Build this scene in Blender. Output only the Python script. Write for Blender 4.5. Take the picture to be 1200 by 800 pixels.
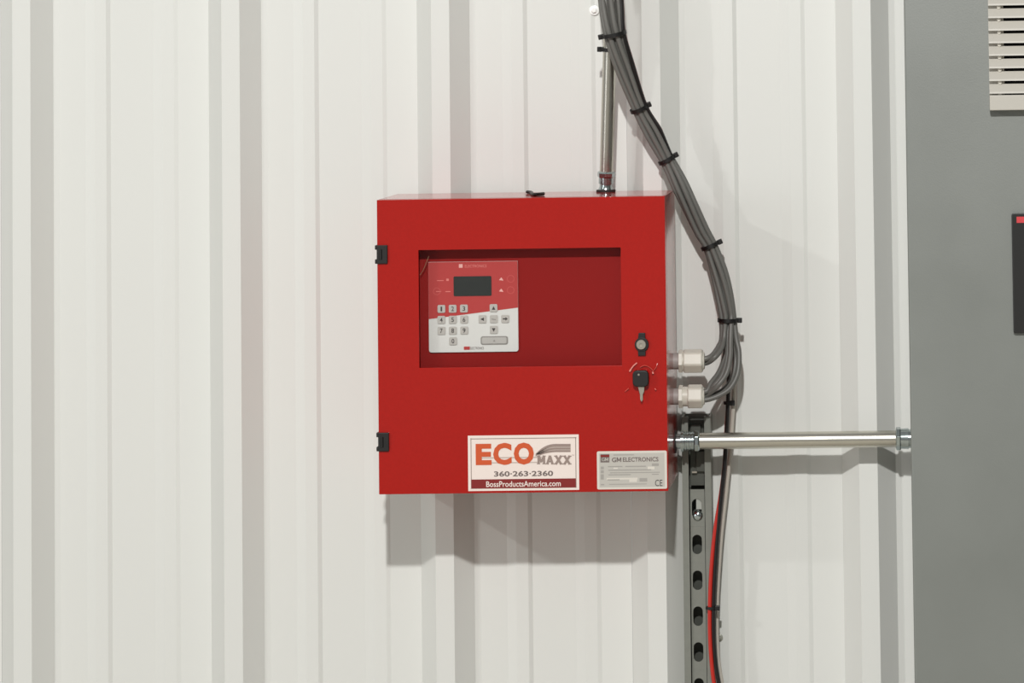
import bpy, bmesh, math, random
from mathutils import Vector, Matrix
random.seed(7)
for o in list(bpy.data.objects):
    bpy.data.objects.remove(o, do_unlink=True)
SC = bpy.context.scene
COL = SC.collection
PI = math.pi

# ------------------------------------------------------------------ camera
ZO = 1.3                                   # height of the survey origin above the floor
CP = (0.69446, -4.81454, 0.46767 + ZO)     # camera position
PIT, YAW, ROL, FPX, PPX, PPY = 0.0515, 0.02394, 0.01492, 3883.778, 972.392, -147.918
RC = Matrix.Rotation(YAW, 3, 'Z') @ Matrix.Rotation(PIT, 3, 'X') @ Matrix.Rotation(ROL, 3, 'Y')
cd = bpy.data.cameras.new('camera')
cam = bpy.data.objects.new('camera', cd); COL.objects.link(cam)
r_, f_, u_ = RC.col[0], RC.col[1], RC.col[2]
cam.matrix_world = Matrix(((r_[0], u_[0], -f_[0], CP[0]), (r_[1], u_[1], -f_[1], CP[1]), (r_[2], u_[2], -f_[2], CP[2]), (0, 0, 0, 1)))
cd.sensor_fit = 'HORIZONTAL'; cd.sensor_width = 36; cd.lens = FPX * 36 / 1200
cd.shift_x = (600 - PPX) / 1200; cd.shift_y = (PPY - 400) / 1200
cd.clip_start = .05; cd.clip_end = 200
SC.camera = cam

def U(px, py, d):
    """world point seen at pixel px,py of the photograph that lies d metres in front of the wall pan"""
    v = RC @ Vector(((px - PPX) / FPX, 1, -(py - PPY) / FPX))
    t = (-d - CP[1]) / v.y
    return Vector(CP) + v * t

# ------------------------------------------------------------------ world, lamps, exposure
w = bpy.data.worlds.new('world'); SC.world = w; w.use_nodes = True
bg = w.node_tree.nodes['Background']
bg.inputs[0].default_value = (1.0, .99, .965, 1); bg.inputs[1].default_value = .33
def hall_lamp(name, loc, target, power, size, col=(1, .99, .965)):
    l = bpy.data.lights.new(name, 'AREA'); l.shape = 'DISK'; l.size = size; l.energy = power; l.color = col
    o = bpy.data.objects.new(name, l); COL.objects.link(o); o.location = loc
    o.rotation_euler = (Vector(target) - Vector(loc)).to_track_quat('-Z', 'Y').to_euler()
    return o
BC = Vector((.25, 0, ZO))
hall_lamp('hall_lamp', (.50, -5, 2.76 + ZO), BC, 206, .15)
hall_lamp('hall_lamp', (-4.85, -5, 2.76 + ZO), BC, 56, .15)
hall_lamp('left_fill_light', (-6.5, -7.5, 1.9), BC, 85, 3.2, (.97, .99, 1))  # soft fill light added on the left, no real opening behind it
SC.view_settings.view_transform = 'Standard'; SC.view_settings.look = 'None'
SC.view_settings.exposure = -0.04; SC.view_settings.gamma = 1; SC.view_settings.use_curve_mapping = False

# ------------------------------------------------------------------ materials
def lin(c):
    return tuple((x / 255 / 12.92 if x / 255 <= .04045 else ((x / 255 + .055) / 1.055) ** 2.4) for x in c) + (1,)
MATS = {}
def mat(name, rgb, rough=.5, metal=0, nscale=0, namt=.06, bump=0, bscale=400, coat=0, ior=1.5, rvar=0):
    if name in MATS: return MATS[name]
    m = bpy.data.materials.new(name); m.use_nodes = True; MATS[name] = m
    nt = m.node_tree; p = nt.nodes['Principled BSDF']
    c = lin(rgb)
    p.inputs['Base Color'].default_value = c; p.inputs['Roughness'].default_value = rough
    p.inputs['Metallic'].default_value = metal; p.inputs['IOR'].default_value = ior
    p.inputs['Coat Weight'].default_value = coat
    tc = nt.nodes.new('ShaderNodeTexCoord')
    if nscale:
        n = nt.nodes.new('ShaderNodeTexNoise'); n.inputs['Scale'].default_value = nscale; n.inputs['Detail'].default_value = 4
        nt.links.new(tc.outputs['Object'], n.inputs['Vector'])
        mx = nt.nodes.new('ShaderNodeMix'); mx.data_type = 'RGBA'
        mx.inputs['A'].default_value = tuple(x * (1 - namt) for x in c[:3]) + (1,)
        mx.inputs['B'].default_value = tuple(min(1, x * (1 + namt)) for x in c[:3]) + (1,)
        nt.links.new(n.outputs['Fac'], mx.inputs['Factor']); nt.links.new(mx.outputs['Result'], p.inputs['Base Color'])
        if rvar:
            mr = nt.nodes.new('ShaderNodeMapRange'); mr.inputs['From Min'].default_value = .3; mr.inputs['From Max'].default_value = .7
            mr.inputs['To Min'].default_value = rough - rvar; mr.inputs['To Max'].default_value = rough + rvar
            nt.links.new(n.outputs['Fac'], mr.inputs['Value']); nt.links.new(mr.outputs['Result'], p.inputs['Roughness'])
    if bump:
        n2 = nt.nodes.new('ShaderNodeTexNoise'); n2.inputs['Scale'].default_value = bscale; n2.inputs['Detail'].default_value = 2
        nt.links.new(tc.outputs['Object'], n2.inputs['Vector'])
        b = nt.nodes.new('ShaderNodeBump'); b.inputs['Strength'].default_value = bump; b.inputs['Distance'].default_value = .001
        nt.links.new(n2.outputs['Fac'], b.inputs['Height']); nt.links.new(b.outputs['Normal'], p.inputs['Normal'])
    return m
M_WALL = mat('white_painted_steel', (220, 221, 217), .45, 0, 3, .012, .06, 220, ior=1.6)
M_FLOOR = mat('concrete', (196, 190, 178), .6, 0, 4, .15, .3, 60)
M_RED = mat('red_powder_coat', (168, 25, 17), .11, 0, 260, .10, .03, 900)
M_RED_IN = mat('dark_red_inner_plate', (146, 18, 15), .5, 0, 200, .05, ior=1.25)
M_BLACK = mat('black_plastic', (16, 13, 12), .5, 0, 200, .1)
M_TIE = mat('black_nylon', (16, 15, 15), .45)
M_RUB = mat('dark_rubber', (38, 28, 26), .7)
M_GREY = mat('grey_cable_jacket', (104, 103, 99), .42, 0, 60, .05)
M_PALE = mat('pale_grey_cable_jacket', (186, 180, 170), .5)
M_BWIRE = mat('black_wire', (22, 18, 18), .4)
M_RWIRE = mat('red_wire', (190, 42, 32), .4)
M_EMT = mat('galvanised_conduit', (205, 202, 192), .26, 1, 40, .05)
M_ZINC = mat('zinc_fitting', (176, 186, 186), .17, 1, 90, .2)
M_STRUT = mat('galvanised_strut', (132, 134, 127), .5, .4, 120, .08)
M_HOLLOW = mat('hollow_shade_metal', (82, 84, 78), .55, .4, 90, .1)  # dark tone paints the shade inside the channel
M_SCREW = mat('screw_paint', (250, 250, 248), .2)
M_STEEL = mat('brushed_steel', (190, 184, 172), .35, .9)
M_GLAND = mat('white_nylon', (214, 210, 198), .4)
M_CAB = mat('grey_cabinet_enamel', (113, 117, 112), .45, 0, 6, .08, .1, 500, ior=2.0, rvar=.05)
M_VENT = mat('cream_plastic', (190, 186, 177), .45)
M_DARK = mat('dark_void', (20, 18, 17), .8)
M_VFD = mat('black_display_bezel', (34, 34, 33), .35)
M_PINK = mat('red_badge', (205, 60, 66), .5)
M_STK = mat('white_sticker', (236, 222, 214), .45)
M_STK2 = mat('silver_sticker', (188, 184, 176), .5)
M_STKW = mat('silver_sticker_border', (214, 208, 198), .5)
M_ORANGE = mat('orange_print', (204, 84, 38), .5)
M_MAROON = mat('maroon_print', (128, 22, 20), .5)
M_GPRINT = mat('grey_print', (150, 132, 124), .5)
M_GPRINT2 = mat('dark_grey_print', (112, 100, 96), .5)
M_LG = mat('light_grey_print', (196, 180, 170), .5)
M_STP = mat('faint_grey_print', (160, 156, 150), .5)
M_PWHITE = mat('membrane_white', (226, 228, 224), .4)
M_PRED = mat('membrane_red', (188, 62, 60), .4)
M_KEY = mat('key_grey', (192, 190, 184), .4)
M_KEYL = mat('key_print', (62, 58, 56), .5)
M_KEYR = mat('key_recess', (150, 148, 143), .5)
M_LCD = mat('display_glass', (52, 56, 54), .15)
M_FAINT = mat('faint_white_print', (226, 130, 124), .5)
M_WPRINT = mat('white_print', (240, 180, 172), .5)
def glass_mat(name, refl=1.0, tint=(1, 1, 1), haze=.0):
    m = bpy.data.materials.new(name); m.use_nodes = True; nt = m.node_tree
    for n in list(nt.nodes): nt.nodes.remove(n)
    o = nt.nodes.new('ShaderNodeOutputMaterial'); t = nt.nodes.new('ShaderNodeBsdfTransparent'); t.inputs[0].default_value = (*tint, 1)
    g = nt.nodes.new('ShaderNodeBsdfGlossy'); g.inputs['Roughness'].default_value = .08
    f = nt.nodes.new('ShaderNodeFresnel'); f.inputs['IOR'].default_value = 1.5
    mx = nt.nodes.new('ShaderNodeMixShader')
    ge = nt.nodes.new('ShaderNodeNewGeometry'); k1 = nt.nodes.new('ShaderNodeMath'); k1.operation = 'SUBTRACT'; k1.inputs[0].default_value = 1
    nt.links.new(ge.outputs['Backfacing'], k1.inputs[1]); k2 = nt.nodes.new('ShaderNodeMath'); k2.operation = 'MULTIPLY'
    nt.links.new(f.outputs[0], k2.inputs[0]); nt.links.new(k1.outputs[0], k2.inputs[1]); nt.links.new(k2.outputs[0], mx.inputs[0])
    f.inputs['IOR'].default_value = 1.3
    nt.links.new(t.outputs[0], mx.inputs[1]); nt.links.new(g.outputs[0], mx.inputs[2])
    last = mx
    if haze:
        d = nt.nodes.new('ShaderNodeBsdfDiffuse'); d.inputs[0].default_value = (.8, .8, .8, 1)
        m2 = nt.nodes.new('ShaderNodeMixShader'); m2.inputs[0].default_value = haze
        nt.links.new(mx.outputs[0], m2.inputs[1]); nt.links.new(d.outputs[0], m2.inputs[2]); last = m2
    nt.links.new(last.outputs[0], o.inputs[0]); return m
M_PANE = glass_mat('clear_pane', haze=0, tint=(.97, .965, .965))
M_CLEAR = glass_mat('clear_tape', haze=.12)

# ------------------------------------------------------------------ object helpers
WORLD = {}
def obj(name, bm, m, parent=None, smooth=False, bevel=0, seg=2, mats=None):
    """link bm (verts in world coordinates) as one mesh object whose origin is its own centre"""
    bm.normal_update()
    vs = [v.co for v in bm.verts]
    c = Vector([(min(v[i] for v in vs) + max(v[i] for v in vs)) / 2 for i in range(3)])
    bmesh.ops.translate(bm, verts=bm.verts, vec=-c)
    me = bpy.data.meshes.new(name); bm.to_mesh(me); bm.free()
    for mm in (mats or [m]): me.materials.append(mm)
    o = bpy.data.objects.new(name, me); COL.objects.link(o)
    WORLD[o.name] = c
    if parent: o.parent = parent; o.location = c - WORLD[parent.name]
    else: o.location = c
    if smooth:
        for p in me.polygons: p.use_smooth = True
        me.set_sharp_from_angle(angle=math.radians(38))
    if bevel:
        b = o.modifiers.new('bevel', 'BEVEL'); b.width = bevel; b.segments = seg; b.limit_method = 'ANGLE'; b.angle_limit = math.radians(35)
    return o
def thing(name, label, cat, loc, group=None):
    o = bpy.data.objects.new(name, None); COL.objects.link(o); o.location = loc; o.empty_display_size = .02
    WORLD[o.name] = Vector(loc); tag(o, label, cat, group); return o
def tag(o, label, cat, group=None):
    o['label'] = label; o['category'] = cat
    if group: o['group'] = group
    return o
def box(bm, x0, x1, y0, y1, z0, z1):
    v = [bm.verts.new((x, y, z)) for x in (x0, x1) for y in (y0, y1) for z in (z0, z1)]
    for f in ((0, 1, 3, 2), (4, 6, 7, 5), (0, 4, 5, 1), (2, 3, 7, 6), (0, 2, 6, 4), (1, 5, 7, 3)): bm.faces.new([v[i] for i in f])
def bxm(*a):
    bm = bmesh.new(); box(bm, *a); bmesh.ops.recalc_face_normals(bm, faces=bm.faces); return bm
def prism(bm, pts, y0, y1):
    """polygon pts (x,z) extruded from depth y0 to y1"""
    a = [bm.verts.new((p[0], y0, p[1])) for p in pts]; b = [bm.verts.new((p[0], y1, p[1])) for p in pts]
    n = len(pts); bm.faces.new(a); bm.faces.new(b[::-1])
    for i in range(n): bm.faces.new((a[i], b[i], b[(i + 1) % n], a[(i + 1) % n]))
    bmesh.ops.recalc_face_normals(bm, faces=bm.faces)
def lathe(bm, base, axis, prof, n=24, hexr=None):
    """prof = [(t, r)] along the axis from base"""
    axis = Vector(axis).normalized(); q = axis.to_track_quat('Z', 'Y'); ax = q @ Vector((1, 0, 0)); ay = q @ Vector((0, 1, 0))
    rings = []
    for t, r in prof:
        c = Vector(base) + axis * t
        rings.append([bm.verts.new(c + (ax * math.cos(2 * PI * k / n + .26) + ay * math.sin(2 * PI * k / n + .26)) * r) for k in range(n)])
    for a, b in zip(rings, rings[1:]):
        for k in range(n): bm.faces.new((a[k], a[(k + 1) % n], b[(k + 1) % n], b[k]))
    bm.faces.new(rings[0][::-1]); bm.faces.new(rings[-1])
    bmesh.ops.recalc_face_normals(bm, faces=bm.faces)
def crom(P, n=6):
    out = []
    Q = [P[0] * 2 - P[1]] + list(P) + [P[-1] * 2 - P[-2]]
    for i in range(1, len(Q) - 2):
        a, b, c, d = Q[i - 1:i + 3]
        for k in range(n):
            t = k / n
            out.append(.5 * ((2 * b) + (c - a) * t + (2 * a - 5 * b + 4 * c - d) * t * t + (3 * b - a - 3 * c + d) * t ** 3))
    out.append(P[-1]); return out
def tube(bm, P, r, n=10, flat=None):
    """tube through points P; flat=(a,b) makes a flat band of half sizes a (across) and b"""
    rings = []; up = None
    for i, p in enumerate(P):
        t = (P[min(i + 1, len(P) - 1)] - P[max(i - 1, 0)]).normalized()
        if up is None:
            up = Vector((0, -1, 0)) if abs(t.y) < .9 else Vector((0, 0, 1))
        up = (up - t * up.dot(t)).normalized(); s = t.cross(up)
        rr = r[i] if isinstance(r, list) else r
        rings.append([bm.verts.new(p + (s * math.cos(2 * PI * k / n) + up * math.sin(2 * PI * k / n)) * rr) for k in range(n)])
    for a, b in zip(rings, rings[1:]):
        for k in range(n): bm.faces.new((a[k], a[(k + 1) % n], b[(k + 1) % n], b[k]))
    bm.faces.new(rings[0][::-1]); bm.faces.new(rings[-1]); bmesh.ops.recalc_face_normals(bm, faces=bm.faces)
def rrect(cx, cz, w, h, r, n=5, corners=(1, 1, 1, 1)):
    """rounded rectangle (x,z); corners order: top right, top left, bottom left, bottom right"""
    pts = []
    for k, (sx, sz) in enumerate(((1, 1), (-1, 1), (-1, -1), (1, -1))):
        rr = r if corners[k] else .00001
        ox, oz = cx + sx * (w / 2 - rr), cz + sz * (h / 2 - rr)
        for i in range(n + 1):
            a = PI / 2 * (k + i / n); pts.append((ox + rr * math.cos(a), oz + rr * math.sin(a)))
    return pts
def text_bm(s, cx, cz, w, h, y, off=0, slant=0):
    """lettering fitted into a w x h box centred on cx,cz in the plane y, facing the room"""
    cu = bpy.data.curves.new('t', 'FONT'); cu.body = s; cu.size = 1; cu.offset = off; cu.resolution_u = 3
    to = bpy.data.objects.new('t', cu); COL.objects.link(to)
    dg = bpy.context.evaluated_depsgraph_get(); dg.update()
    me = bpy.data.meshes.new_from_object(to.evaluated_get(dg))
    bm = bmesh.new(); bm.from_mesh(me); bpy.data.objects.remove(to); bpy.data.meshes.remove(me); bpy.data.curves.remove(cu)
    xs = [v.co.x for v in bm.verts]; ys = [v.co.y for v in bm.verts]
    x0, x1, y0, y1 = min(xs), max(xs), min(ys), max(ys)
    for v in bm.verts:
        a = (v.co.x - x0) / (x1 - x0) - .5; b = (v.co.y - y0) / (y1 - y0) - .5
        v.co = (cx + a * w + b * h * slant, y, cz + b * h)
    return bm
def struct(o):
    o['kind'] = 'structure'; return o

# ------------------------------------------------------------------ the setting
struct(obj('floor', bxm(-4, 5, -9, .1, -.06, 0), M_FLOOR))
SP, RH, SL, TW = .3048, .03175, .0255, .02633     # rib spacing, height, slope run, top width
X0 = -.58345                                       # right top edge of the first visible rib
struct(obj('unseen_shade_wall', bxm(2.4, 2.5, -9, .1, 0, 5), mat('shade_wall_grey', (96, 98, 98), .6)))  # unseen wall added to block light from the right
wall = bpy.data.objects.new('wall_back', None); COL.objects.link(wall); wall.location = (0, 0, 0); wall['kind'] = 'structure'
WORLD[wall.name] = Vector((0, 0, 0))
def rib_profile(xr, last):
    """(x, depth) of one 12 inch module that starts with the rib whose right top edge is xr"""
    p = [(xr - TW - SL, 0), (xr - TW, RH), (xr, RH), (xr + SL, .0012), (xr + SL + .0085, 0)]
    for c, h_ in ((.1035, .0034), (.2025, .0022)):   # two shallow stiffening ribs in the pan
        a = xr + c
        p += [(a - .031, 0), (a - .017, h_), (a, h_), (a + .0058, 0)]
    return p
def wall_sheet(k0, n, lift):
    pr = []
    for i in range(n): pr += rib_profile(X0 + (k0 + i) * SP, False)
    xr = X0 + (k0 + n) * SP
    pr += [(xr - TW - SL, 0), (xr - TW, RH), (xr, RH), (xr + SL, .0012), (xr + SL + .004, .0009)] if lift else [(xr - TW - SL - .0004, 0)]
    bm = bmesh.new(); dz = .0008 if lift else 0
    a = [bm.verts.new((x, -d - dz, 0)) for x, d in pr]; b = [bm.verts.new((x, -d - dz, 3.6)) for x, d in pr]
    for i in range(len(pr) - 1): bm.faces.new((a[i], a[i + 1], b[i + 1], b[i]))
    r = bmesh.ops.extrude_face_region(bm, geom=list(bm.faces))
    bmesh.ops.translate(bm, verts=[v for v in r['geom'] if isinstance(v, bmesh.types.BMVert)], vec=(0, .0006, 0))
    bmesh.ops.recalc_face_normals(bm, faces=bm.faces)
    return obj('wall_sheet', bm, M_WALL, wall)
for k in range(-6, 12, 3): wall_sheet(k, 3, False)

# ------------------------------------------------------------------ red control cabinet
BX0, BX1 = -.05083, .34917
BZ0, BZ1 = ZO - .14299, ZO + .26190
BF, BB = .2177, .0322
DT = .0185                                          # door thickness
MPX = (BX1 - BX0) / 337.5                           # metres per photo pixel on the door
cab = thing('control_box', 'red steel control box with windowed door and keypad, hung on the white wall', 'control box', ((BX0 + BX1) / 2, -BB, BZ0))
bm = bmesh.new(); T = .0015; yb, yf = -BB, -(BF - DT - .0008)
box(bm, BX0, BX1, yb - T, yb, BZ0, BZ1)
box(bm, BX0, BX0 + T, yf, yb - T, BZ0, BZ1); box(bm, BX1 - T, BX1, yf, yb - T, BZ0, BZ1)
box(bm, BX0 + T, BX1 - T, yf, yb - T, BZ0, BZ0 + T); box(bm, BX0 + T, BX1 - T, yf, yb - T, BZ1 - T, BZ1)
obj('body', bm, M_RED, cab)
# door with its window opening
wl, wr = (U(490, 293, BF).x + U(492, 431, BF).x) / 2, (U(727.5, 290, BF).x + U(728.5, 428, BF).x) / 2
wt, wb = (U(490, 293, BF).z + U(727, 290, BF).z) / 2, (U(492, 431, BF).z + U(728, 428, BF).z) / 2
def ring_prism(bm, o, i, y0, y1):
    O = [(o[0], o[2]), (o[1], o[2]), (o[1], o[3]), (o[0], o[3])]; I = [(i[0], i[2]), (i[1], i[2]), (i[1], i[3]), (i[0], i[3])]
    L = [[bm.verts.new((p[0], y, p[1])) for p in Q] for y in (y0, y1) for Q in (O, I)]
    of, inf, ob, ib = L
    for k in range(4):
        j = (k + 1) % 4
        bm.faces.new((of[k], of[j], inf[j], inf[k])); bm.faces.new((ob[k], ib[k], ib[j], ob[j]))
        bm.faces.new((of[k], ob[k], ob[j], of[j])); bm.faces.new((inf[k], inf[j], ib[j], ib[k]))
    bmesh.ops.recalc_face_normals(bm, faces=bm.faces)
bm = bmesh.new(); ring_prism(bm, (BX0, BX1, BZ0, BZ1), (wl, wr, wb, wt), -BF, -(BF - .0016))
door = obj('door', bm, M_RED, cab, bevel=.0006, seg=2)
bm = bmesh.new(); ring_prism(bm, (BX0 + .0002, BX1 - .0002, BZ0 + .0002, BZ1 - .0002), (BX0 + .0018, BX1 - .0018, BZ0 + .0018, BZ1 - .0018), -(BF - .0016), -(BF - DT))
obj('door_flange', bm, M_RED, door)
bm = bmesh.new(); ring_prism(bm, (wl - .008, wr + .008, wb - .008, wt + .008), (wl - .0005, wr + .0005, wb - .0005, wt + .0005), -(BF - .0017), -(BF - .0045))
obj('window_gasket', bm, M_RUB, door)
obj('window_pane', bxm(wl - .006, wr + .006, -(BF - .005), -(BF - .0075), wb - .006, wt + .006), M_PANE, door)
# inner plate and membrane keypad
DI = BF - .027
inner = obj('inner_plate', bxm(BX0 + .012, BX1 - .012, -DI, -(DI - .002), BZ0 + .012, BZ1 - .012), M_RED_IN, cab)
DK = DI + .003
IPX = MPX * (4.81454 - DK) / (4.81454 - BF)
def K(px, py): p = U(px, py, DK); return p.x, p.z
kc = K(554.7, 359.3); kw, kh = 104.6 * IPX, 105 * IPX
bm = bmesh.new(); prism(bm, rrect(kc[0], kc[1], kw, kh, .0035, 5, (0, 0, 1, 1)), -DK, -DI)
pad = obj('keypad_panel', bm, M_PWHITE, cab); pad['label'] = 'red and white membrane keypad panel'
YK = -DK - .0003
# red upper field with its slanted lower edge
a, b = K(503.1, 373.8), K(606.9, 360.3); zt = kc[1] + kh / 2 - .0002; xl, xr_ = kc[0] - kw / 2 + .0001, kc[0] + kw / 2 - .0001
bm = bmesh.new(); prism(bm, [(xl, a[1]), (xr_, b[1]), (xr_, zt), (xl, zt)], YK, -DK + .0001)
obj('red_field', bm, M_PRED, pad)
def flat(name, pts_or_rect, y, m, parent, t=.00025):
    bm = bmesh.new(); prism(bm, pts_or_rect, y, y + t); return obj(name, bm, m, parent)
def krect(x0, y0, x1, y1):
    c = K((x0 + x1) / 2, (y0 + y1) / 2); w_, h_ = (x1 - x0) * IPX, (y1 - y0) * IPX
    return rrect(c[0], c[1], w_, h_, min(w_, h_) * .04, 1)
bm = bmesh.new(); prism(bm, krect(531.6, 323.6, 576, 346.6), YK - .0008, YK + .0001)
obj('display', bm, M_LCD, pad, bevel=.0003)
def key_bm(w_, h_, r):
    bm = bmesh.new(); prism(bm, rrect(0, 0, w_, h_, r, 4), -.0007, .0007)
    return bm
bm = key_bm(9.2 * IPX, 9.2 * IPX, .0019); kme = None
keys = [('1', 517.4, 361.8), ('2', 530.6, 361.6), ('3', 543.8, 361.3), ('4', 517.3, 374.6), ('5', 530.6, 374.4), ('6', 544, 374.2),
        ('7', 517.4, 387.4), ('8', 530.7, 387.2), ('9', 544.1, 387), ('0', 531, 399.4),
        ('up', 578.5, 360.8), ('left', 565.4, 373.8), ('enter', 578.7, 373.6), ('right', 592, 373.4), ('down', 578.7, 386.2)]
for s, kx, ky in keys:
    c = K(kx, ky)
    if kme is None:
        k0 = obj('key', bm, M_KEY, pad, bevel=.0004); kme = k0
    else:
        k0 = kme.copy(); COL.objects.link(k0)
    k0.parent = pad; k0.location = Vector((c[0], YK - .0006, c[1])) - WORLD[pad.name]
    ly = YK - .0006 - .0009
    if s.isdigit(): obj('key_legend', text_bm(s, c[0], c[1], 3.1 * IPX * (.6 if s == '1' else 1), 5.4 * IPX, ly, 0 if s == '1' else .012), M_KEYL, pad)
    else:
        q = 2.1 * IPX
        sh = {'up': [(-1, -.9), (1, -.9), (0, 1.1)], 'down': [(-1, .9), (0, -1.1), (1, .9)], 'left': [(.9, -1), (.9, 1), (-1.1, 0)],
              'right': [(-1.3, -.35), (.2, -.35), (.2, -1), (1.5, 0), (.2, 1), (.2, .35), (-1.3, .35)], 'enter': [(-1.2, -.3), (1.2, -.6), (1.2, -.1), (-1.2, .3)]}[s]
        flat('key_legend', [(c[0] + x * q, c[1] + z * q) for x, z in sh], ly, M_KEYL if s != 'enter' else M_KEYR, pad, .0002)
c = K(579.3, 398.8)
bm = bmesh.new(); prism(bm, rrect(c[0], c[1], 32 * IPX, 10 * IPX, .003, 4), YK - .0001, YK + .0002); obj('bar_key_rim', bm, M_KEYR, pad)
bm = bmesh.new(); prism(bm, rrect(c[0], c[1], 29 * IPX, 7.4 * IPX, .0022, 4), YK - .0009, YK - .0001)
o = obj('bar_key', bm, mat('bar_key_grey', (190, 189, 184), .4), pad, bevel=.0003)
flat('key_legend', [(c[0] - .0016, c[1] - .0014), (c[0] + .0016, c[1] - .0014), (c[0], c[1] + .0016)], YK - .0012, M_KEYR, pad, .0002)
# printed marks of the keypad
flat('printed_logo', krect(537.8, 309.4, 542.2, 313.6), YK - .0002, M_WPRINT, pad)
c = K(557.5, 311.6); obj('lettering', text_bm('ELECTRONICS', c[0], c[1], 25.5 * IPX, 3.3 * IPX, YK - .0002, .005), M_FAINT, pad)
flat('printed_logo', krect(543.6, 405.9, 550.6, 409.7), -DK - .0003, M_PRED, pad)
c = K(559, 407.8); obj('lettering', text_bm('ELECTRONICS', c[0], c[1], 16 * IPX, 3 * IPX, -DK - .0003, .005), M_GPRINT2, pad)
for x0, y0, x1, y1 in ((523, 326.4, 526, 329), (512, 328.2, 520, 329), (522, 341, 528, 342), (511, 341, 517, 341.8)):
    flat('indicator_mark', krect(x0, y0, x1, y1), YK - .0001, M_FAINT, pad)
for kx, ky in ((587.2, 327), (587.2, 340.2)):
    c = K(kx, ky); flat('indicator_mark', [(c[0] - .003, c[1] - .0012), (c[0] + .0034, c[1] - .002), (c[0] + .0004, c[1] + .0026)], YK - .0001, M_WPRINT, pad)
def ring_flat(cx, cz, r, t, y, m, parent):
    bm = bmesh.new(); n = 20
    a = [bm.verts.new((cx + r * math.cos(2 * PI * k / n), y, cz + r * math.sin(2 * PI * k / n))) for k in range(n)]
    b = [bm.verts.new((cx + (r - t) * math.cos(2 * PI * k / n), y, cz + (r - t) * math.sin(2 * PI * k / n))) for k in range(n)]
    for k in range(n): bm.faces.new((a[k], a[(k + 1) % n], b[(k + 1) % n], b[k]))
    return obj('indicator_ring', bm, m, parent)
M_RING = mat('faint_ring_print', (205, 88, 84), .5)
for kx, ky in ((598.5, 326.5), (598.5, 339.8), (512, 341.2)):
    c = K(kx, ky); ring_flat(c[0], c[1], 4.4 * IPX, .0009, YK - .0002, M_RING, pad)
bm = bmesh.new(); tube(bm, crom([U(492.5, 322, DI + .008), U(497, 314, DI + .01), U(502.5, 300, DI + .012)], 5), .0005, 6)
obj('loose_wire_end', bm, mat('tan_wire', (150, 110, 84), .5), cab, smooth=True)

# hinges
def hinge(cx, cy):
    c = U(cx, cy, BF); y0 = -BF - .0035; hz = .0128; x0 = BX0 - .0003
    bm = bmesh.new()
    box(bm, x0, BX0 + .0148, y0, -BF + .0002, c.z - hz, c.z + hz)
    box(bm, BX0 - .0028, BX0 + .001, y0 + .0006, -BF + .012, c.z + hz - .0062, c.z + hz)
    box(bm, BX0 - .0028, BX0 + .001, y0 + .0006, -BF + .012, c.z - hz, c.z - hz + .0062)
    h = obj('hinge', bm, M_BLACK, cab, bevel=.0009)
    bm = bmesh.new(); lathe(bm, (BX0 + .0052, y0 + .0006, c.z - hz * .55), (0, 0, 1), [(0, .0022), (hz * 1.1, .0022)], 12); obj('hinge_pin', bm, M_BLACK, h, smooth=True)
hinge(448, 298); hinge(450, 517.5)
# upper lock
c = U(752.2, 403.3, BF)
pts = []
for k in range(32):
    a = 2 * PI * k / 32; r = .0097
    x, z = r * math.cos(a), r * math.sin(a)
    pts.append((c.x + x, c.z + z))
lk = bmesh.new(); prism(lk, pts, -BF - .004, -BF + .0001)
prism(lk, [(c.x - .0052, c.z - .0155), (c.x + .0052, c.z - .0155), (c.x + .0058, c.z), (c.x + .0048, c.z + .0158), (c.x - .0042, c.z + .0158), (c.x - .0058, c.z)], -BF - .0032, -BF)
lk = obj('lock', lk, M_BLACK, door, bevel=.0006)
bm = bmesh.new(); lathe(bm, (c.x - .0006, -BF - .0035, c.z), (0, -1, 0), [(0, .0068), (.0024, .0068), (.003, .0062), (.003, .0022), (.0018, .0020)], 24)
WORLDC = c; lcy = obj('lock_cylinder', bm, M_STEEL, door, smooth=True)
# lower lock
c = U(751.5, 442.5, BF)
bm = bmesh.new(); lathe(bm, (c.x, -BF + .0001, c.z), (0, -1, 0), [(0, .0100), (.004, .0100), (.005, .009)], 24)
obj('lock', bm, M_BLACK, door, smooth=True)
# key with black head turned downwards in the lower lock
ky = thing('key', 'black-headed key hanging blade down in the lower door lock', 'key', (c.x, -BF - .005, c.z))
bm = bmesh.new(); prism(bm, rrect(c.x, c.z, .0222, .0226, .0062, 6), -BF - .0125, -BF - .0052)
obj('key_head', bm, M_BLACK, ky, bevel=.0016, seg=3)
bm = bmesh.new(); lathe(bm, (c.x - .0025, -BF - .0124, c.z + .0055), (0, -1, 0), [(0, .0017), (.0006, .0013)], 12); obj('key_head_glint', bm, M_STEEL, ky, smooth=True)  # small bright disc stands for the highlight on the key head
bm = bmesh.new(); prism(bm, [(c.x - .0042, c.z - .0108), (c.x + .0050, c.z - .0108), (c.x + .0044, c.z - .018), (c.x + .0026, c.z - .022), (c.x + .0026, c.z - .029), (c.x + .0008, c.z - .0322), (c.x - .0012, c.z - .029), (c.x - .0014, c.z - .022)], -BF - .0085, -BF - .0065)
obj('key_blade', bm, M_STEEL, ky, bevel=.0003)
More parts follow.
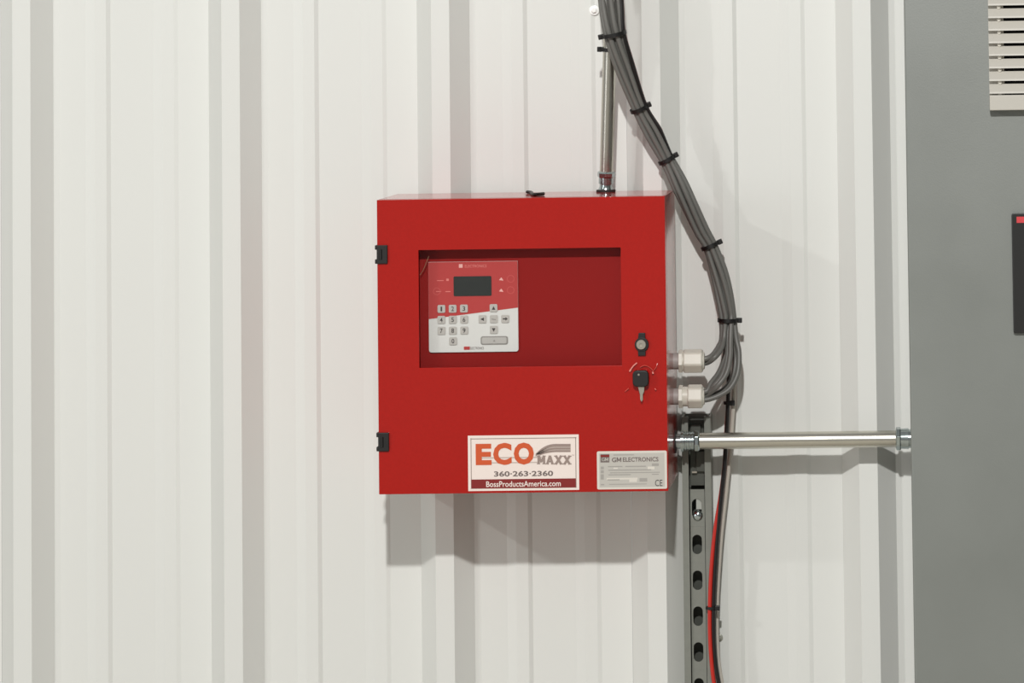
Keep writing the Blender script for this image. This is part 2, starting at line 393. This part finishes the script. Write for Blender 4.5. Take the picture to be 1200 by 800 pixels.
# glints of clear tape around the lower lock, painted as pale strokes
tp = thing('clear_tape', 'painted glints of clear tape stuck around the lower lock', 'tape', (c.x, -BF, c.z + .01))
M_GLINT = mat('tape_glint', (236, 150, 140), .18)
def glint(P, wd, m):
    bm = bmesh.new(); tube(bm, crom([U(x, y, BF + .0022 + .0012 * (i % 2)) for i, (x, y) in enumerate(P)], 4), wd, 6); obj('tape_glint', bm, m, tp, smooth=True)
glint([(738.5, 434), (742, 429), (746.5, 425)], .0009, M_GLINT)
glint([(738, 435), (739.5, 432.6)], .0013, M_GLINT)
glint([(750, 430.5), (755, 428), (761, 430), (765, 434), (765.2, 437)], .0006, mat('tape_edge_glint', (205, 80, 70), .2))
glint([(765, 435.5), (765.4, 438)], .0012, M_GLINT)
glint([(766, 434), (769, 430), (770.5, 425.5)], .0005, mat('tape_edge_glint', (205, 80, 70), .2))
glint([(732.5, 458.5), (737, 454.5)], .0007, mat('tape_edge_glint', (205, 80, 70), .2))
glint([(767.5, 455.2), (769, 456.8)], .0011, mat('tape_edge_glint', (205, 80, 70), .2))

# stickers on the door
def S(px, py): p = U(px, py, BF); return p.x, p.z
YS = -BF - .0004
def sticker(name, px, py, wpx, hpx, r, m, parent=door):
    c_ = S(px, py); bm = bmesh.new(); prism(bm, rrect(c_[0], c_[1], wpx * MPX, hpx * MPX, r, 4), YS, -BF); return obj(name, bm, m, parent)
def sflat(px, py, wpx, hpx, m, parent, lift=1, name='printed_bar'):
    c_ = S(px, py); w_, h_ = wpx * MPX, hpx * MPX
    bm = bmesh.new(); y = YS - .00015 * lift
    vs = [bm.verts.new((c_[0] + a * w_ / 2, y, c_[1] + b_ * h_ / 2)) for a, b_ in ((-1, -1), (1, -1), (1, 1), (-1, 1))]; bm.faces.new(vs)
    return obj(name, bm, m, parent)
def stext(s, px, py, wpx, hpx, m, parent, off=0, lift=2, slant=0):
    c_ = S(px, py); return obj('lettering', text_bm(s, c_[0], c_[1], wpx * MPX, hpx * MPX, YS - .00015 * lift, off, slant), m, parent)
def block_letters(word, x0, x1, y0, y1, wd, m, parent, serif):
    bm = bmesh.new(); n_ = len(word); cw = (x1 - x0) / n_; q = 0
    def bar(ax, ay, bx, by, w_):
        nonlocal q
        d_ = Vector((bx - ax, by - ay)).normalized(); px, py = -d_.y * w_ / 2, d_.x * w_ / 2; vs = []
        for X, Y in ((ax + px, ay + py), (ax - px, ay - py), (bx - px, by - py), (bx + px, by + py)):
            c_ = S(X, Y); vs.append(bm.verts.new((c_[0], YS - .00045 - q * .00002, c_[1])))
        bm.faces.new(vs); q += 1
    for k, ch in enumerate(word):
        a, b, e = x0 + k * cw + .5, x0 + (k + 1) * cw - .5, wd / 2
        mid = (a + b) / 2
        if ch == 'M':
            bar(a + e, y1, a + e, y0, wd); bar(b - e, y1, b - e, y0, wd); bar(a + e, y0, mid, y1 - wd, wd); bar(b - e, y0, mid, y1 - wd, wd); feet = (a + e, b - e)
        elif ch == 'A':
            bar(a + e, y1, mid, y0, wd); bar(b - e, y1, mid, y0, wd); bar(a + cw * .25, y1 - (y1 - y0) * .32, b - cw * .25, y1 - (y1 - y0) * .32, wd * .7); feet = (a + e, b - e)
        else:
            bar(a + e, y1, b - e, y0, wd); bar(b - e, y1, a + e, y0, wd); feet = (a + e, b - e)
        if serif:
            for fx in feet:
                bar(fx - wd * .75, y1 - .5, fx + wd * .75, y1 - .5, 1.0)
                if ch != 'A': bar(fx - wd * .75, y0 + .5, fx + wd * .75, y0 + .5, 1.0)
    return obj('lettering', bm, m, parent)
# stickers are parts of the box; their prints are sub-parts
st = sticker('brand_sticker', 613.5, 542, 129.5, 64, .0004, M_STK, cab)
st['label'] = 'white sticker with orange and grey lettering'
for a in ((613.5, 513.4, 123.5, .9), (613.5, 571.6, 123.5, .5)): sflat(*a, M_GPRINT, st)
sflat(552.2, 542.4, .9, 57.8, M_GPRINT, st); sflat(674.9, 541.6, .9, 57.8, M_GPRINT, st)
sflat(613.6, 566.2, 122, 10.4, M_MAROON, st, 2)
stext('BossProductsAmerica.com', 613.5, 566.6, 87, 6.6, M_STK, st, .012, 3)
stext('360·263·2360', 613.6, 554.7, 69, 6.2, M_GPRINT2, st, .025, 2)
sflat(597, 536, 76, 1.6, M_LG, st, 1); sflat(597, 541.9, 76, 1.4, M_LG, st, 1)
stext('E', 566.8, 532.2, 18.5, 24.5, M_ORANGE, st, .045, 3)
stext('C', 588.8, 531.6, 21.5, 25.5, M_ORANGE, st, .045, 3)
stext('O', 613.9, 531.2, 23.5, 25.5, M_ORANGE, st, .05, 3)
block_letters('MAXX', 629.4, 669.6, 533.6, 543.6, 2.6, M_GPRINT, st, True)
stext('TM', 671.6, 533.2, 2.6, 1.4, M_GPRINT, st, 0, 3)
for k, (col, y0, th) in enumerate(((M_GPRINT, 520, 3.3), (M_LG, 523.3, 1.0), (M_GPRINT, 524.3, 2.2), (M_LG, 526.5, .9), (M_GPRINT, 527.4, 2.0))):
    up_, lo = [], []                                  # swoosh bands of the logo
    for i in range(13):
        t = i / 12; x = 668.7 - t * (41 - k * 1.2)
        drop = lambda e: max(0, (t - .42) / .58) ** 2.2 * (11.5 - e)
        up_.append(S(x, y0 + drop(y0 - 520) - .1)); lo.append(S(x, y0 + th + drop(y0 - 520)))
    bm = bmesh.new(); y = YS - .0003
    A = [bm.verts.new((p[0], y, p[1])) for p in up_]; B = [bm.verts.new((p[0], y, p[1])) for p in lo]
    for i in range(12): bm.faces.new((A[i], B[i], B[i + 1], A[i + 1]))
    obj('swoosh', bm, col, st)
s2 = sticker('rating_plate', 740.6, 550.5, 81.5, 44, .0022, M_STKW, cab)
s2['label'] = 'small silver plate with grey lettering'
sflat(740.6, 550.6, 76, 39, M_STK2, s2, 1)
sflat(708.9, 536.8, 10.4, 9.4, M_GPRINT2, s2, 2); stext('G', 707, 538, 3.6, 4, M_STK2, s2, 0, 4); block_letters('M', 708.6, 713.4, 536, 540, .7, M_STK2, s2, False)
sflat(708.9, 534, 10.4, 2.4, M_MAROON, s2, 3)
stext('G', 719.6, 538.6, 5, 5.4, M_GPRINT2, s2, .02, 3); block_letters('M', 722.2, 728.6, 535.7, 541, 1.1, M_GPRINT2, s2, False); stext('ELECTRONICS', 750.8, 538, 41.5, 5.2, M_GPRINT2, s2, .018, 3)
for (x, y, w_, h_) in ((731, 532.8, 24, 1), (721, 546.4, 17, 1.2), (745, 546.2, 24, 1.2), (768, 544.2, 8, 3), (738, 550.4, 50, 1.2), (744, 553.4, 58, .9), (726, 556, 26, 1.1), (768, 555.4, 8, 1),
                       (705.8, 548, 3.6, 3), (705.8, 552.5, 3.6, 3.4), (705.8, 558.5, 3.6, 6), (719, 562, 14, 1.2), (754, 562, 9, 4), (736, 567, 44, .8), (706, 567.6, 4, 1.4)):
    sflat(x, y, w_, h_, M_STP, s2, 2)
for (x, y, w_, h_) in ((721.5, 548.4, 5, 1.6), (763, 548, 8, 3.2), (729, 560.6, 36, 2), (742, 563, 9, 3)): sflat(x, y, w_, h_, M_STKW, s2, 1.6)
stext('CE', 772, 565.6, 8.6, 7.4, M_KEYL, s2, 0, 3)

# black bent clip lying on the top
cl = bmesh.new(); zt = BZ1 + .0016
P = [Vector((U(x, y, .15).x, -dd, zt + hh)) for x, y, dd, hh in ((611.5, 224, .085, .001), (618, 224, .10, .0008), (624, 224, .150, .0006), (630, 224, .165, .0008), (637, 224, .150, .001))]
tube(cl, crom(P, 5), .0024, 8)
tag(obj('bent_clip', cl, M_TIE, None, smooth=True), 'short bent black clip lying on top of the red box', 'clip')

# ------------------------------------------------------------------ white cable glands
DG = .088
def gland(py, label, long_):
    c_ = Vector((BX1, -DG, U(796, py, DG).z)); sx = lambda px: U(px, py, DG).x - BX1
    g = thing('cable_gland', label, 'cable gland', c_, 'white cable glands in the side of the box')
    bm = bmesh.new(); lathe(bm, c_, (1, 0, 0), [(0, .0115), (sx(796), .0115)], 24); obj('thread', bm, mat('thread_grey', (160, 152, 148), .5), g, smooth=True)
    bm = bmesh.new(); lathe(bm, c_, (1, 0, 0), [(sx(795.5), .0165), (sx(800.3), .0165)], 6); obj('lock_nut', bm, M_GLAND, g, bevel=.0008)
    a = sx(801) if long_ else sx(806)
    bm = bmesh.new(); lathe(bm, c_, (1, 0, 0), [(sx(800), .0140), (a + .0005, .0140)], 24); obj('collar', bm, M_GLAND, g, smooth=True)
    bm = bmesh.new(); lathe(bm, c_, (1, 0, 0), [(a, .0174), (sx(822), .0174), (sx(824.2), .0155)], 6); obj('compression_nut', bm, M_GLAND, g, bevel=.0022, seg=3)
    bm = bmesh.new(); lathe(bm, c_, (1, 0, 0), [(sx(823), .0135), (sx(825.6), .0115), (sx(826), .008)], 24); obj('dome', bm, M_GLAND, g, smooth=True)
    return c_, sx(825)
g1, gx = gland(423, 'upper of the two white cable glands on the side of the red box', True)
g2, _ = gland(464.5, 'lower of the two white cable glands on the side of the red box', False)

# ------------------------------------------------------------------ conduits
DC = .078
def lathe_px(name, base, axis, prof, m, parent, n=28, bevel=0):
    bm = bmesh.new(); lathe(bm, base, axis, prof, n); return obj(name, bm, m, parent, smooth=n > 8, bevel=bevel)
hz = U(930, 516, DC).z + .0008
CABX = U(1067.5, 500, .3).x
hx = lambda px: U(px, 516, DC).x
hc = thing('conduit', 'shiny horizontal metal conduit between the red box and the grey cabinet', 'conduit', (hx(930), -DC, hz), 'metal conduits')
lathe_px('pipe', (hx(815), -DC, hz), (1, 0, 0), [(0, .0117), (hx(1056) - hx(815), .0117)], M_EMT, hc, 40)
def connector(x0, flip, parent):
    s = -1 if flip else 1
    A = (s, 0, 0)
    k = obj_ = None
    lathe_px('connector_body', (x0, -DC, hz), A, [(0, .0105), (.007, .0105), (.0072, .0148), (.011, .0148), (.0112, .0125), (.026, .0128), (.0262, .0135)], M_ZINC, parent, 32)
    lathe_px('compression_ring', (x0 + s * .026, -DC, hz), A, [(0, .0135), (.001, .0153), (.0062, .0153), (.0078, .0125)], M_ZINC, parent, 8, bevel=.0005)
connector(BX1 + .0015, False, hc)
for k in range(3):
    x = hx(803 + 4 * k)
    lathe_px('grip_ring', (x, -DC, hz), (1, 0, 0), [(0, .0124), (.0006, .0139), (.0020, .0139), (.0026, .0124)], M_ZINC, hc, 16)
lathe_px('rubber_washer', (BX1, -DC, hz), (1, 0, 0), [(0, .0165), (.0018, .0165)], M_RUB, hc)
L = CABX - hx(1049)
lathe_px('connector_body', (CABX, -DC, hz), (-1, 0, 0), [(0, .0135), (.004, .0135), (.0042, .0150), (L - .007, .0140)], M_ZINC, hc, 24)
lathe_px('compression_ring', (hx(1056), -DC, hz), (-1, 0, 0), [(0, .0140), (.001, .0166), (.0065, .0166), (.0078, .0120)], M_ZINC, hc, 8, bevel=.0008)

DV = .060
vx0 = U(710, 222, DV).x
vtop = U(714.5, 60, .078)
axis = Vector((vtop.x - vx0, -(.078 - DV), vtop.z - BZ1)).normalized()
vb = Vector((vx0, -DV, BZ1))
vc = thing('conduit', 'short upright metal conduit rising from the top of the red box', 'conduit', vb, 'metal conduits')
lathe_px('rubber_washer', vb, (0, 0, 1), [(0, .0138), (.0030, .0138), (.0034, .0125)], M_RUB, vc)
lathe_px('connector_body', vb + Vector((0, 0, .0032)), axis, [(0, .0112), (.004, .0092), (.0085, .0092), (.009, .0108), (.0185, .0106)], M_ZINC, vc, 24)
lathe_px('compression_ring', vb + axis * .0205, axis, [(0, .0108), (.0015, .0128), (.0072, .0132), (.0095, .0102)], M_ZINC, vc, 8, bevel=.0006)
bm = bmesh.new()
P = [vb + axis * .027, vb + axis * .10, vb + axis * .19, vb + axis * .215, vb + axis * .26 + Vector((.001, .006, 0)), vb + axis * .30 + Vector((.003, .018, 0)), Vector((vtop.x + .006, -.048, BZ1 + .36)), Vector((vtop.x + .006, -.047, 2.9))]
tube(bm, crom(P, 5), .0098, 28); obj('pipe', bm, M_EMT, vc, smooth=True)

# ------------------------------------------------------------------ strut channel with slotted strip
SX0, SX1 = U(800.5, 640, .041).x, U(834.5, 640, .041).x
SZ1, SZ0 = U(818, 487, .03).z, 0.35
stt = thing('strut_channel', 'galvanised strut channel standing upright below the right edge of the red box', 'channel', ((SX0 + SX1) / 2, -.001, SZ0))
bm = bmesh.new(); th = .0024; lip = .0092; yF = -.042; yB = -.0012
prof = [(SX0, yB), (SX0, yF), (SX0 + lip, yF), (SX0 + lip, yF + .007), (SX0 + lip - th, yF + .007), (SX0 + lip - th, yF + th), (SX0 + th, yF + th), (SX0 + th, yB - th),
        (SX1 - th, yB - th), (SX1 - th, yF + th), (SX1 - lip + th, yF + th), (SX1 - lip + th, yF + .007), (SX1 - lip, yF + .007), (SX1 - lip, yF), (SX1, yF), (SX1, yB)]
a = [bm.verts.new((x, y, SZ0)) for x, y in prof]; b = [bm.verts.new((x, y, SZ1)) for x, y in prof]
bm.faces.new(a); bm.faces.new(b[::-1])
for i in range(len(prof)): bm.faces.new((a[i], a[(i + 1) % len(prof)], b[(i + 1) % len(prof)], b[i]))
bmesh.ops.recalc_face_normals(bm, faces=bm.faces)
obj('channel', bm, M_STRUT, stt)
# slotted strip inside the channel mouth
px0, px1 = SX0 + lip + .0014, SX1 - lip - .0010
cxs = U(817.6, 680, .036).x
zs = [U(818, 595.5 + 42 * k, .036).z for k in range(17)]
pitch = (zs[0] - zs[5]) / 5
bm = bmesh.new(); ztop = U(818, 573, .036).z; yp = -.0375
n = 24; sw, sh = .0070, .0138
for k, zc in enumerate(zs):
    hi = ztop if k == 0 else zc + pitch / 2; lo = zc - pitch / 2
    loop = []; outer = []
    for i in range(n):
        t = 2 * PI * i / n; dx, dz = math.cos(t), math.sin(t)
        # stadium slot
        x, z = sw * dx, (sh - sw) * (1 if dz > 1e-6 else -1 if dz < -1e-6 else 0) + sw * dz
        loop.append((cxs + x, zc + z))
        s = min((px1 - cxs if dx > 0 else cxs - px0) / abs(dx) if abs(dx) > 1e-6 else 9, (hi - zc if dz > 0 else zc - lo) / abs(dz) if abs(dz) > 1e-6 else 9)
        outer.append([cxs + dx * s, zc + dz * s])
    for q in ((px1, hi), (px0, hi), (px0, lo), (px1, lo)):   # snap nearest outer points to the corners
        j = min(range(n), key=lambda i: (outer[i][0] - q[0]) ** 2 + (outer[i][1] - q[1]) ** 2); outer[j] = list(q)
    F = [[bm.verts.new((p[0], y, p[1])) for p in Q] for y in (yp, yp + .0022) for Q in (outer, loop)]
    for i in range(n):
        j = (i + 1) % n
        bm.faces.new((F[0][i], F[0][j], F[1][j], F[1][i])); bm.faces.new((F[2][j], F[2][i], F[3][i], F[3][j]))
        bm.faces.new((F[1][i], F[1][j], F[3][j], F[3][i])); bm.faces.new((F[0][j], F[0][i], F[2][i], F[2][j]))
bmesh.ops.remove_doubles(bm, verts=bm.verts, dist=1e-6)
bmesh.ops.recalc_face_normals(bm, faces=bm.faces)
obj('slotted_strip', bm, M_STRUT, stt)
bm = bmesh.new()
box(bm, px0, px1, yp, yB - th, SZ0, SZ0 + .01)
box(bm, SX0 + th + .001, SX1 - th - .001, yB - th - .0035, yB - th - .0002, SZ0 + .02, ztop)
obj('slot_shade_sheet', bm, M_HOLLOW, stt)  # dark sheet behind the slots paints the shade of the hollow channel
# dark filler added to shade the open upper part, with small clamp pieces
bm = bmesh.new()
box(bm, px0, px1, -.030, -.004, U(818, 569, .03).z, SZ1 - .006)
box(bm, px0 + .009, px1 + .001, -.0365, -.030, U(818, 552, .03).z, U(818, 528, .03).z)
box(bm, px0 + .002, px1 - .004, -.036, -.030, U(818, 512, .03).z, U(818, 497, .03).z)
obj('shade_filler_block', bm, M_HOLLOW, stt, bevel=.001)
c = U(813.5, 553, .035); obj('spring_clip', bxm(c.x - .003, c.x + .004, -.0365, -.031, c.z - .0012, c.z + .0012), M_STEEL, stt)
c = U(817.5, 604.5, .042)
bm = bmesh.new(); lathe(bm, (c.x, yp, c.z), (0, -1, 0), [(0, .0074), (.0012, .0072), (.0028, .0060), (.004, .0038), (.0046, .0001)], 24)
bo = obj('bolt_head', bm, M_ZINC, stt, smooth=True)
c = U(819.6, 589, .034); obj('bolt_washer', bxm(c.x - .0045, c.x + .0046, yp + .0024, yp + .004, c.z - .009, c.z + .007), mat('pale_washer', (176, 178, 172), .4, .3), stt)

# ------------------------------------------------------------------ wall screws
def screw(px, py, r, label, m, dd=0):
    c_ = U(px, py, dd); s = thing('wall_screw', label, 'screw', (c_.x, -dd, c_.z), 'screws in the wall sheets')
    bm = bmesh.new(); lathe(bm, (c_.x, -dd, c_.z), (0, -1, 0), [(0, r), (.0012, r), (.0018, r * .8)], 24); obj('washer', bm, m, s, smooth=True)
    bm = bmesh.new(); lathe(bm, (c_.x, -dd - .0017, c_.z), (0, -1, 0), [(0, r * .55), (.004, r * .55), (.0046, r * .4)], 6); obj('hex_head', bm, m, s, bevel=.0003)
screw(696.5, 12, .0072, 'white screw beside the cable bundle at the top of the wall', M_SCREW, .0022)
screw(843, 747, .0056, 'grey screw low on the wall right of the slotted channel', mat('grey_screw', (150, 150, 140), .4, .2))

# ------------------------------------------------------------------ cable bundle
PX = .00123
ctrl = [(700, -330, 14, .075), (704, -160, 14, .095), (709, -70, 14.5, .106), (714.5, 0, 14.5, .106), (719.5, 40, 12.5, .106), (731.5, 80, 11.8, .094), (749, 127, 9.6, .078), (765, 157, 11, .070), (781.5, 187, 9.4, .064),
        (796, 215, 10.8, .062), (809.5, 243, 10.8, .060), (822.5, 270, 10.6, .056), (832.3, 288, 9.8, .054), (842.5, 318, 11.2, .054), (849.5, 350, 11.2, .055), (854, 380, 10.4, .056)]
CC = crom([U(x, y, d) for x, y, h, d in ctrl], 6)
HW = crom([Vector((h * PX, 0, 0)) for x, y, h, d in ctrl], 6); HW = [v.x for v in HW]
def frame_at(i):
    t = (CC[min(i + 1, len(CC) - 1)] - CC[max(i - 1, 0)]).normalized()
    n_ = Vector((0, 1, 0)).cross(t); n_ = -n_ if n_.x < 0 else n_
    return n_.normalized(), Vector((0, -1, 0))
def member(a, c_, r, wob=0, ph=0, i0=0, i1=None):
    out = []
    for i in range(i0, i1 if i1 is not None else len(CC)):
        n_, f = frame_at(i); s = HW[i] - r
        aa = a(i) if callable(a) else a; cc = c_(i) if callable(c_) else c_
        an = wob * math.sin(i * .11 + ph)
        ra, rc = aa * math.cos(an) - cc * math.sin(an), aa * math.sin(an) + cc * math.cos(an)
        out.append(CC[i] + n_ * (ra * s) + f * (rc * s * .85))
    return out
RG = .0039
gy = lambda g, dy, dz: [Vector((g.x + gx + .004, g.y + dy, g.z + dz)), Vector((g.x + gx - .004, g.y + dy, g.z + dz * .9))]
tails = [   # (offset in the bundle, free points after the last tie, gland end)
    ((-.95, .1), [(846, 395, .062), (842, 406, .074), (835, 416, .086)], gy(g1, -.003, .0035)),
    ((-.45, .80), [(848.5, 396, .068), (845, 409, .082), (837, 419, .092)], gy(g1, .003, -.003)),
    ((-.40, -.75), [(851, 400, .058), (849, 420, .064), (842, 437, .076), (833, 449, .086)], gy(g2, -.004, .008)),
    ((.02, .05), [(853, 400, .066), (852, 420, .074), (846, 440, .086), (836, 453, .092)], gy(g2, .004, .0055)),
    ((.45, .80), [(856, 398, .072), (855.5, 418, .082), (851, 438, .092), (840, 452.5, .098)], gy(g2, .000, .002)),
    ((.95, .1), [(862.5, 395, .060), (866, 414, .066), (864.5, 437, .074), (856, 454, .082), (843, 463, .087)], gy(g2, -.002, -.0045)),
    ((.50, -.75), [(859, 398, .050), (862, 420, .050), (858, 444, .062), (846, 458, .078)], gy(g2, .006, -.001)),
]
gl = ['grey cable bending first into the upper white gland, top one', 'grey cable entering the upper white gland below its neighbour',
      'grey cable at the back, curving to the top of the lower white gland', 'middle grey cable of the thick curve into the lower white gland',
      'front grey cable of the thick curve into the lower white gland', 'outermost grey cable looping widest before the lower white gland',
      'grey cable behind the outer loop, ending in the lower white gland']
for k, ((a, c_), fr, ge) in enumerate(tails):
    P = member(a, c_, RG, .42, k * .0 + .4) [:-2]
    tail = crom([P[-1]] + [U(*q) for q in fr] + ge, 6)
    bm = bmesh.new(); tube(bm, P + tail[1:], RG, 10)
    tag(obj('grey_cable', bm, M_GREY, None, smooth=True), gl[k], 'cable', 'grey cables of the bundle')
# black, red and pale wires that share the bundle and run on down beside the channel
def wire(name, m, off0, off1, r, pts, label, split=54):
    a = lambda i: off0[0] + (off1[0] - off0[0]) * min(1, max(0, (i - split + 12) / 24))
    c_ = lambda i: off0[1] + (off1[1] - off0[1]) * min(1, max(0, (i - split + 12) / 24))
    P = member(a, c_, r)[:-3]
    Q = crom([P[-1]] + [U(*q) for q in pts], 6)
    bm = bmesh.new(); tube(bm, P + Q[1:], r, 8)
    tag(obj(name, bm, m, None, smooth=True), label, 'wire')
wire('black_wire', M_BWIRE, (1.18, .45), (.1, -1.05), .0030, [(853.5, 400, .040), (854, 430, .040), (853, 470, .040), (851.5, 505, .042), (849, 545, .044), (845.5, 580, .047), (841.5, 620, .049), (838.6, 660, .050), (836.6, 700, .050), (836.4, 740, .050), (838.6, 775, .050), (843.5, 805, .050), (853, 850, .05), (856, 950, .05), (853, 1120, .05), (858, 1290, .05)], 'thin black wire running down from the bundle past the slotted channel')
wire('red_wire', M_RWIRE, (1.15, -.15), (-.1, -1.2), .0029, [(853.8, 400, .034), (854, 430, .034), (853, 470, .034), (851, 505, .036), (848.8, 545, .038), (844.6, 580, .043), (838.0, 620, .049), (834, 660, .051), (832, 700, .051), (831.8, 740, .051), (833.8, 775, .051), (837.5, 805, .051), (846, 850, .051), (849, 950, .05), (846, 1120, .05), (851, 1290, .05)], 'thin red wire beside the black one in front of the channel edge')
wire('pale_grey_wire', M_PALE, (.75, -.75), (.6, -1.1), .0030, [(859, 400, .032), (860.5, 430, .032), (859.5, 470, .030), (857.5, 505, .028), (854, 545, .028), (850.5, 580, .028), (846, 620, .028), (842.8, 660, .028), (840.5, 700, .028), (840, 740, .028), (842, 775, .028), (849, 815, .028), (857, 850, .028), (860, 950, .03), (858, 1120, .03), (864, 1290, .03)], 'pale grey wire running down behind the black and red wires')

# cable ties
def tie(c_, hw, hd, tdir, head, label, wb=.0027):
    t = tdir.normalized(); n_ = Vector((0, 1, 0)).cross(t).normalized(); n_ = -n_ if n_.x < 0 else n_
    f = n_.cross(t).normalized(); f = -f if f.y > 0 else f
    T_ = thing('cable_tie', label, 'cable tie', c_, 'black cable ties')
    bm = bmesh.new(); N = 28; R = []
    for k in range(N):
        a = 2 * PI * k / N; ca, sa = math.cos(a), math.sin(a)
        ring = []
        for (dr, dt) in ((.0003, -wb), (.0018, -wb), (.0018, wb), (.0003, wb)):
            ring.append(bm.verts.new(c_ + n_ * ca * (hw + dr) + f * sa * (hd + dr) + t * dt))
        R.append(ring)
    for k in range(N):
        for j in range(4): bm.faces.new((R[k][j], R[(k + 1) % N][j], R[(k + 1) % N][(j + 1) % 4], R[k][(j + 1) % 4]))
    bmesh.ops.recalc_face_normals(bm, faces=bm.faces); obj('strap', bm, M_TIE, T_, smooth=True)
    s = head; hc_ = c_ + n_ * s * (hw + .0030) + f * .001
    bm = bmesh.new(); box(bm, -.0034, .0034, -.0030, .0030, -.0036, .0036)
    M_ = Matrix((n_, f, t)).transposed().to_4x4(); M_.translation = hc_
    bmesh.ops.transform(bm, matrix=M_, verts=bm.verts); bmesh.ops.recalc_face_normals(bm, faces=bm.faces)
    obj('tie_head', bm, M_TIE, T_, bevel=.0008)
    return T_
def bundle_tie(ci, head, label, dn=0, extra=.0002, tilt=0):
    i = ci * 6 + dn
    t = (CC[i + 1] - CC[i - 1]).normalized(); t = (t + Vector((tilt, 0, 0))).normalized()
    return tie(CC[i], HW[i] + extra, HW[i] * .9 + extra + .001, t, head, label)
bundle_tie(4, -1, 'topmost black tie around the cable bundle, head on its left', 0, .001)
bundle_tie(6, 1, 'black tie around the bundle, second from the top')
bundle_tie(8, 1, 'black tie around the bundle just above the corner of the red box')
bundle_tie(12, 1, 'black tie around the bundle beside the upper right part of the red box')
tie(CC[-2], HW[-2] + .0006, HW[-2] + .001, Vector((.02, 0, 1)), 1, 'lowest tie on the thick bundle, where the grey cables fan out')
tie(U(852.5, 472, .038), .0042, .0062, Vector((.02, 0, 1)), 1, 'small tie on the black wire beside the lower gland', .0018)
tie(U(833.4, 712, .0505), .0062, .0042, Vector((.02, 0, 1)), 1, 'small tie holding the red and black wires over the channel edge', .0018)
# tail of a tie around the upright conduit
ct = U(713.5, 58, .0765); tie(ct, .0102, .0106, axis, -1, 'black tie around the upright conduit where it passes behind the bundle', .0026)

# ------------------------------------------------------------------ grey cabinet on the right
CF = .32
CX1 = CABX + .9
gc = thing('grey_cabinet', 'tall grey electrical cabinet standing at the right edge of the picture', 'cabinet', ((CABX + CX1) / 2, -.18, 0))
obj('body', bxm(CABX, CX1, -(CF - .018), -.034, .1, 2.25), M_CAB, gc, bevel=.002)
obj('plinth', bxm(CABX + .01, CX1 - .01, -(CF - .03), -.04, 0, .0999), M_DARK, gc)
obj('door', bxm(CABX - .0005, CX1, -CF, -(CF - .017), .11, 2.24), M_CAB, gc, bevel=.0025, seg=3)
# louvred vent
DVt = CF + .018
vl = U(1158.8, 60, DVt).x; vr = vl + .20; vbz = U(1161, 129.5, DVt).z
p1 = (U(1158, 7.1, DVt).z - U(1158, 110.3, DVt).z) / 7
vtz = vbz + .0215 + p1 * 12
vent = obj('vent_frame', bxm(vl + .0002, vl + .0205, -(CF + .0085), -CF, vbz, vtz), M_VENT, gc)
vent['label'] = 'cream plastic louvred vent frame'
bm = bmesh.new(); prism(bm, [(vl, vbz), (vr, vbz), (vr, vbz + .0205), (vl, vbz + .0205)], -DVt, -CF); obj('bottom_rail', bm, M_VENT, vent, bevel=.0012)
obj('right_rail', bxm(vr - .02, vr, -(CF + .0085), -CF, vbz + .0206, vtz), M_VENT, vent)
obj('shade_backing', bxm(vl + .021, vr - .0205, -(CF + .0015), -CF, vbz + .0206, vtz), M_DARK, vent)  # black backing put in for the shade of the hollow behind the slats
zb0 = U(1158, 110.3, DVt).z + .0004
sl0 = None
for k in range(12):
    zb = zb0 + k * p1; zt_ = zb + p1 - .0064
    if sl0 is None:
        bm = bmesh.new()
        pr = [(-(CF + .0082), zb + .0002), (-DVt, zb + .0002), (-DVt + .0004, zb + .0025), (-(CF + .0100), zt_ + .0025), (-(CF + .0075), zt_ + .0025)]
        a = [bm.verts.new((vl, y, z)) for y, z in pr]; b = [bm.verts.new((vr, y, z)) for y, z in pr]
        bm.faces.new(a); bm.faces.new(b[::-1])
        for i in range(5): bm.faces.new((a[i], a[(i + 1) % 5], b[(i + 1) % 5], b[i]))
        bmesh.ops.recalc_face_normals(bm, faces=bm.faces)
        sl0 = obj('slat', bm, M_VENT, vent); base = sl0.location.copy()
    else:
        s = sl0.copy(); COL.objects.link(s); s.parent = vent; s.location = base + Vector((0, 0, k * p1))
kn = None
for k in range(12):                                  # small moulded pegs beside the openings
    zb = zb0 + k * p1; c_ = Vector((vl + .0145, -(CF + .0095), zb - .0018))
    if kn is None:
        bm = bmesh.new(); lathe(bm, c_, (0, -1, 0), [(0, .0030), (.0025, .0026), (.0032, .0012)], 12); kn = obj('peg', bm, mat('cream_peg', (226, 222, 212), .3), vent, smooth=True); kb = kn.location.copy()
    else:
        s = kn.copy(); COL.objects.link(s); s.parent = vent; s.location = kb + Vector((0, 0, k * p1))
# black display unit
ul, ut, ub = U(1186.5, 320, CF + .006).x, U(1190, 250, CF + .006).z, U(1190, 390.5, CF + .006).z
bm = bmesh.new(); prism(bm, rrect(ul + .055, (ut + ub) / 2, .11, ut - ub, .003, 4), -(CF + .007), -CF)
du = obj('display_unit', bm, M_VFD, gc, bevel=.001); du['label'] = 'black display unit with a red badge'
bt, bb_ = U(1196, 253.8, CF + .007).z, U(1196, 261, CF + .007).z; bl = U(1191.3, 257, CF + .007).x
obj('badge', bxm(bl, bl + .03, -(CF + .0075), -(CF + .0069), bb_, bt), M_PINK, du)
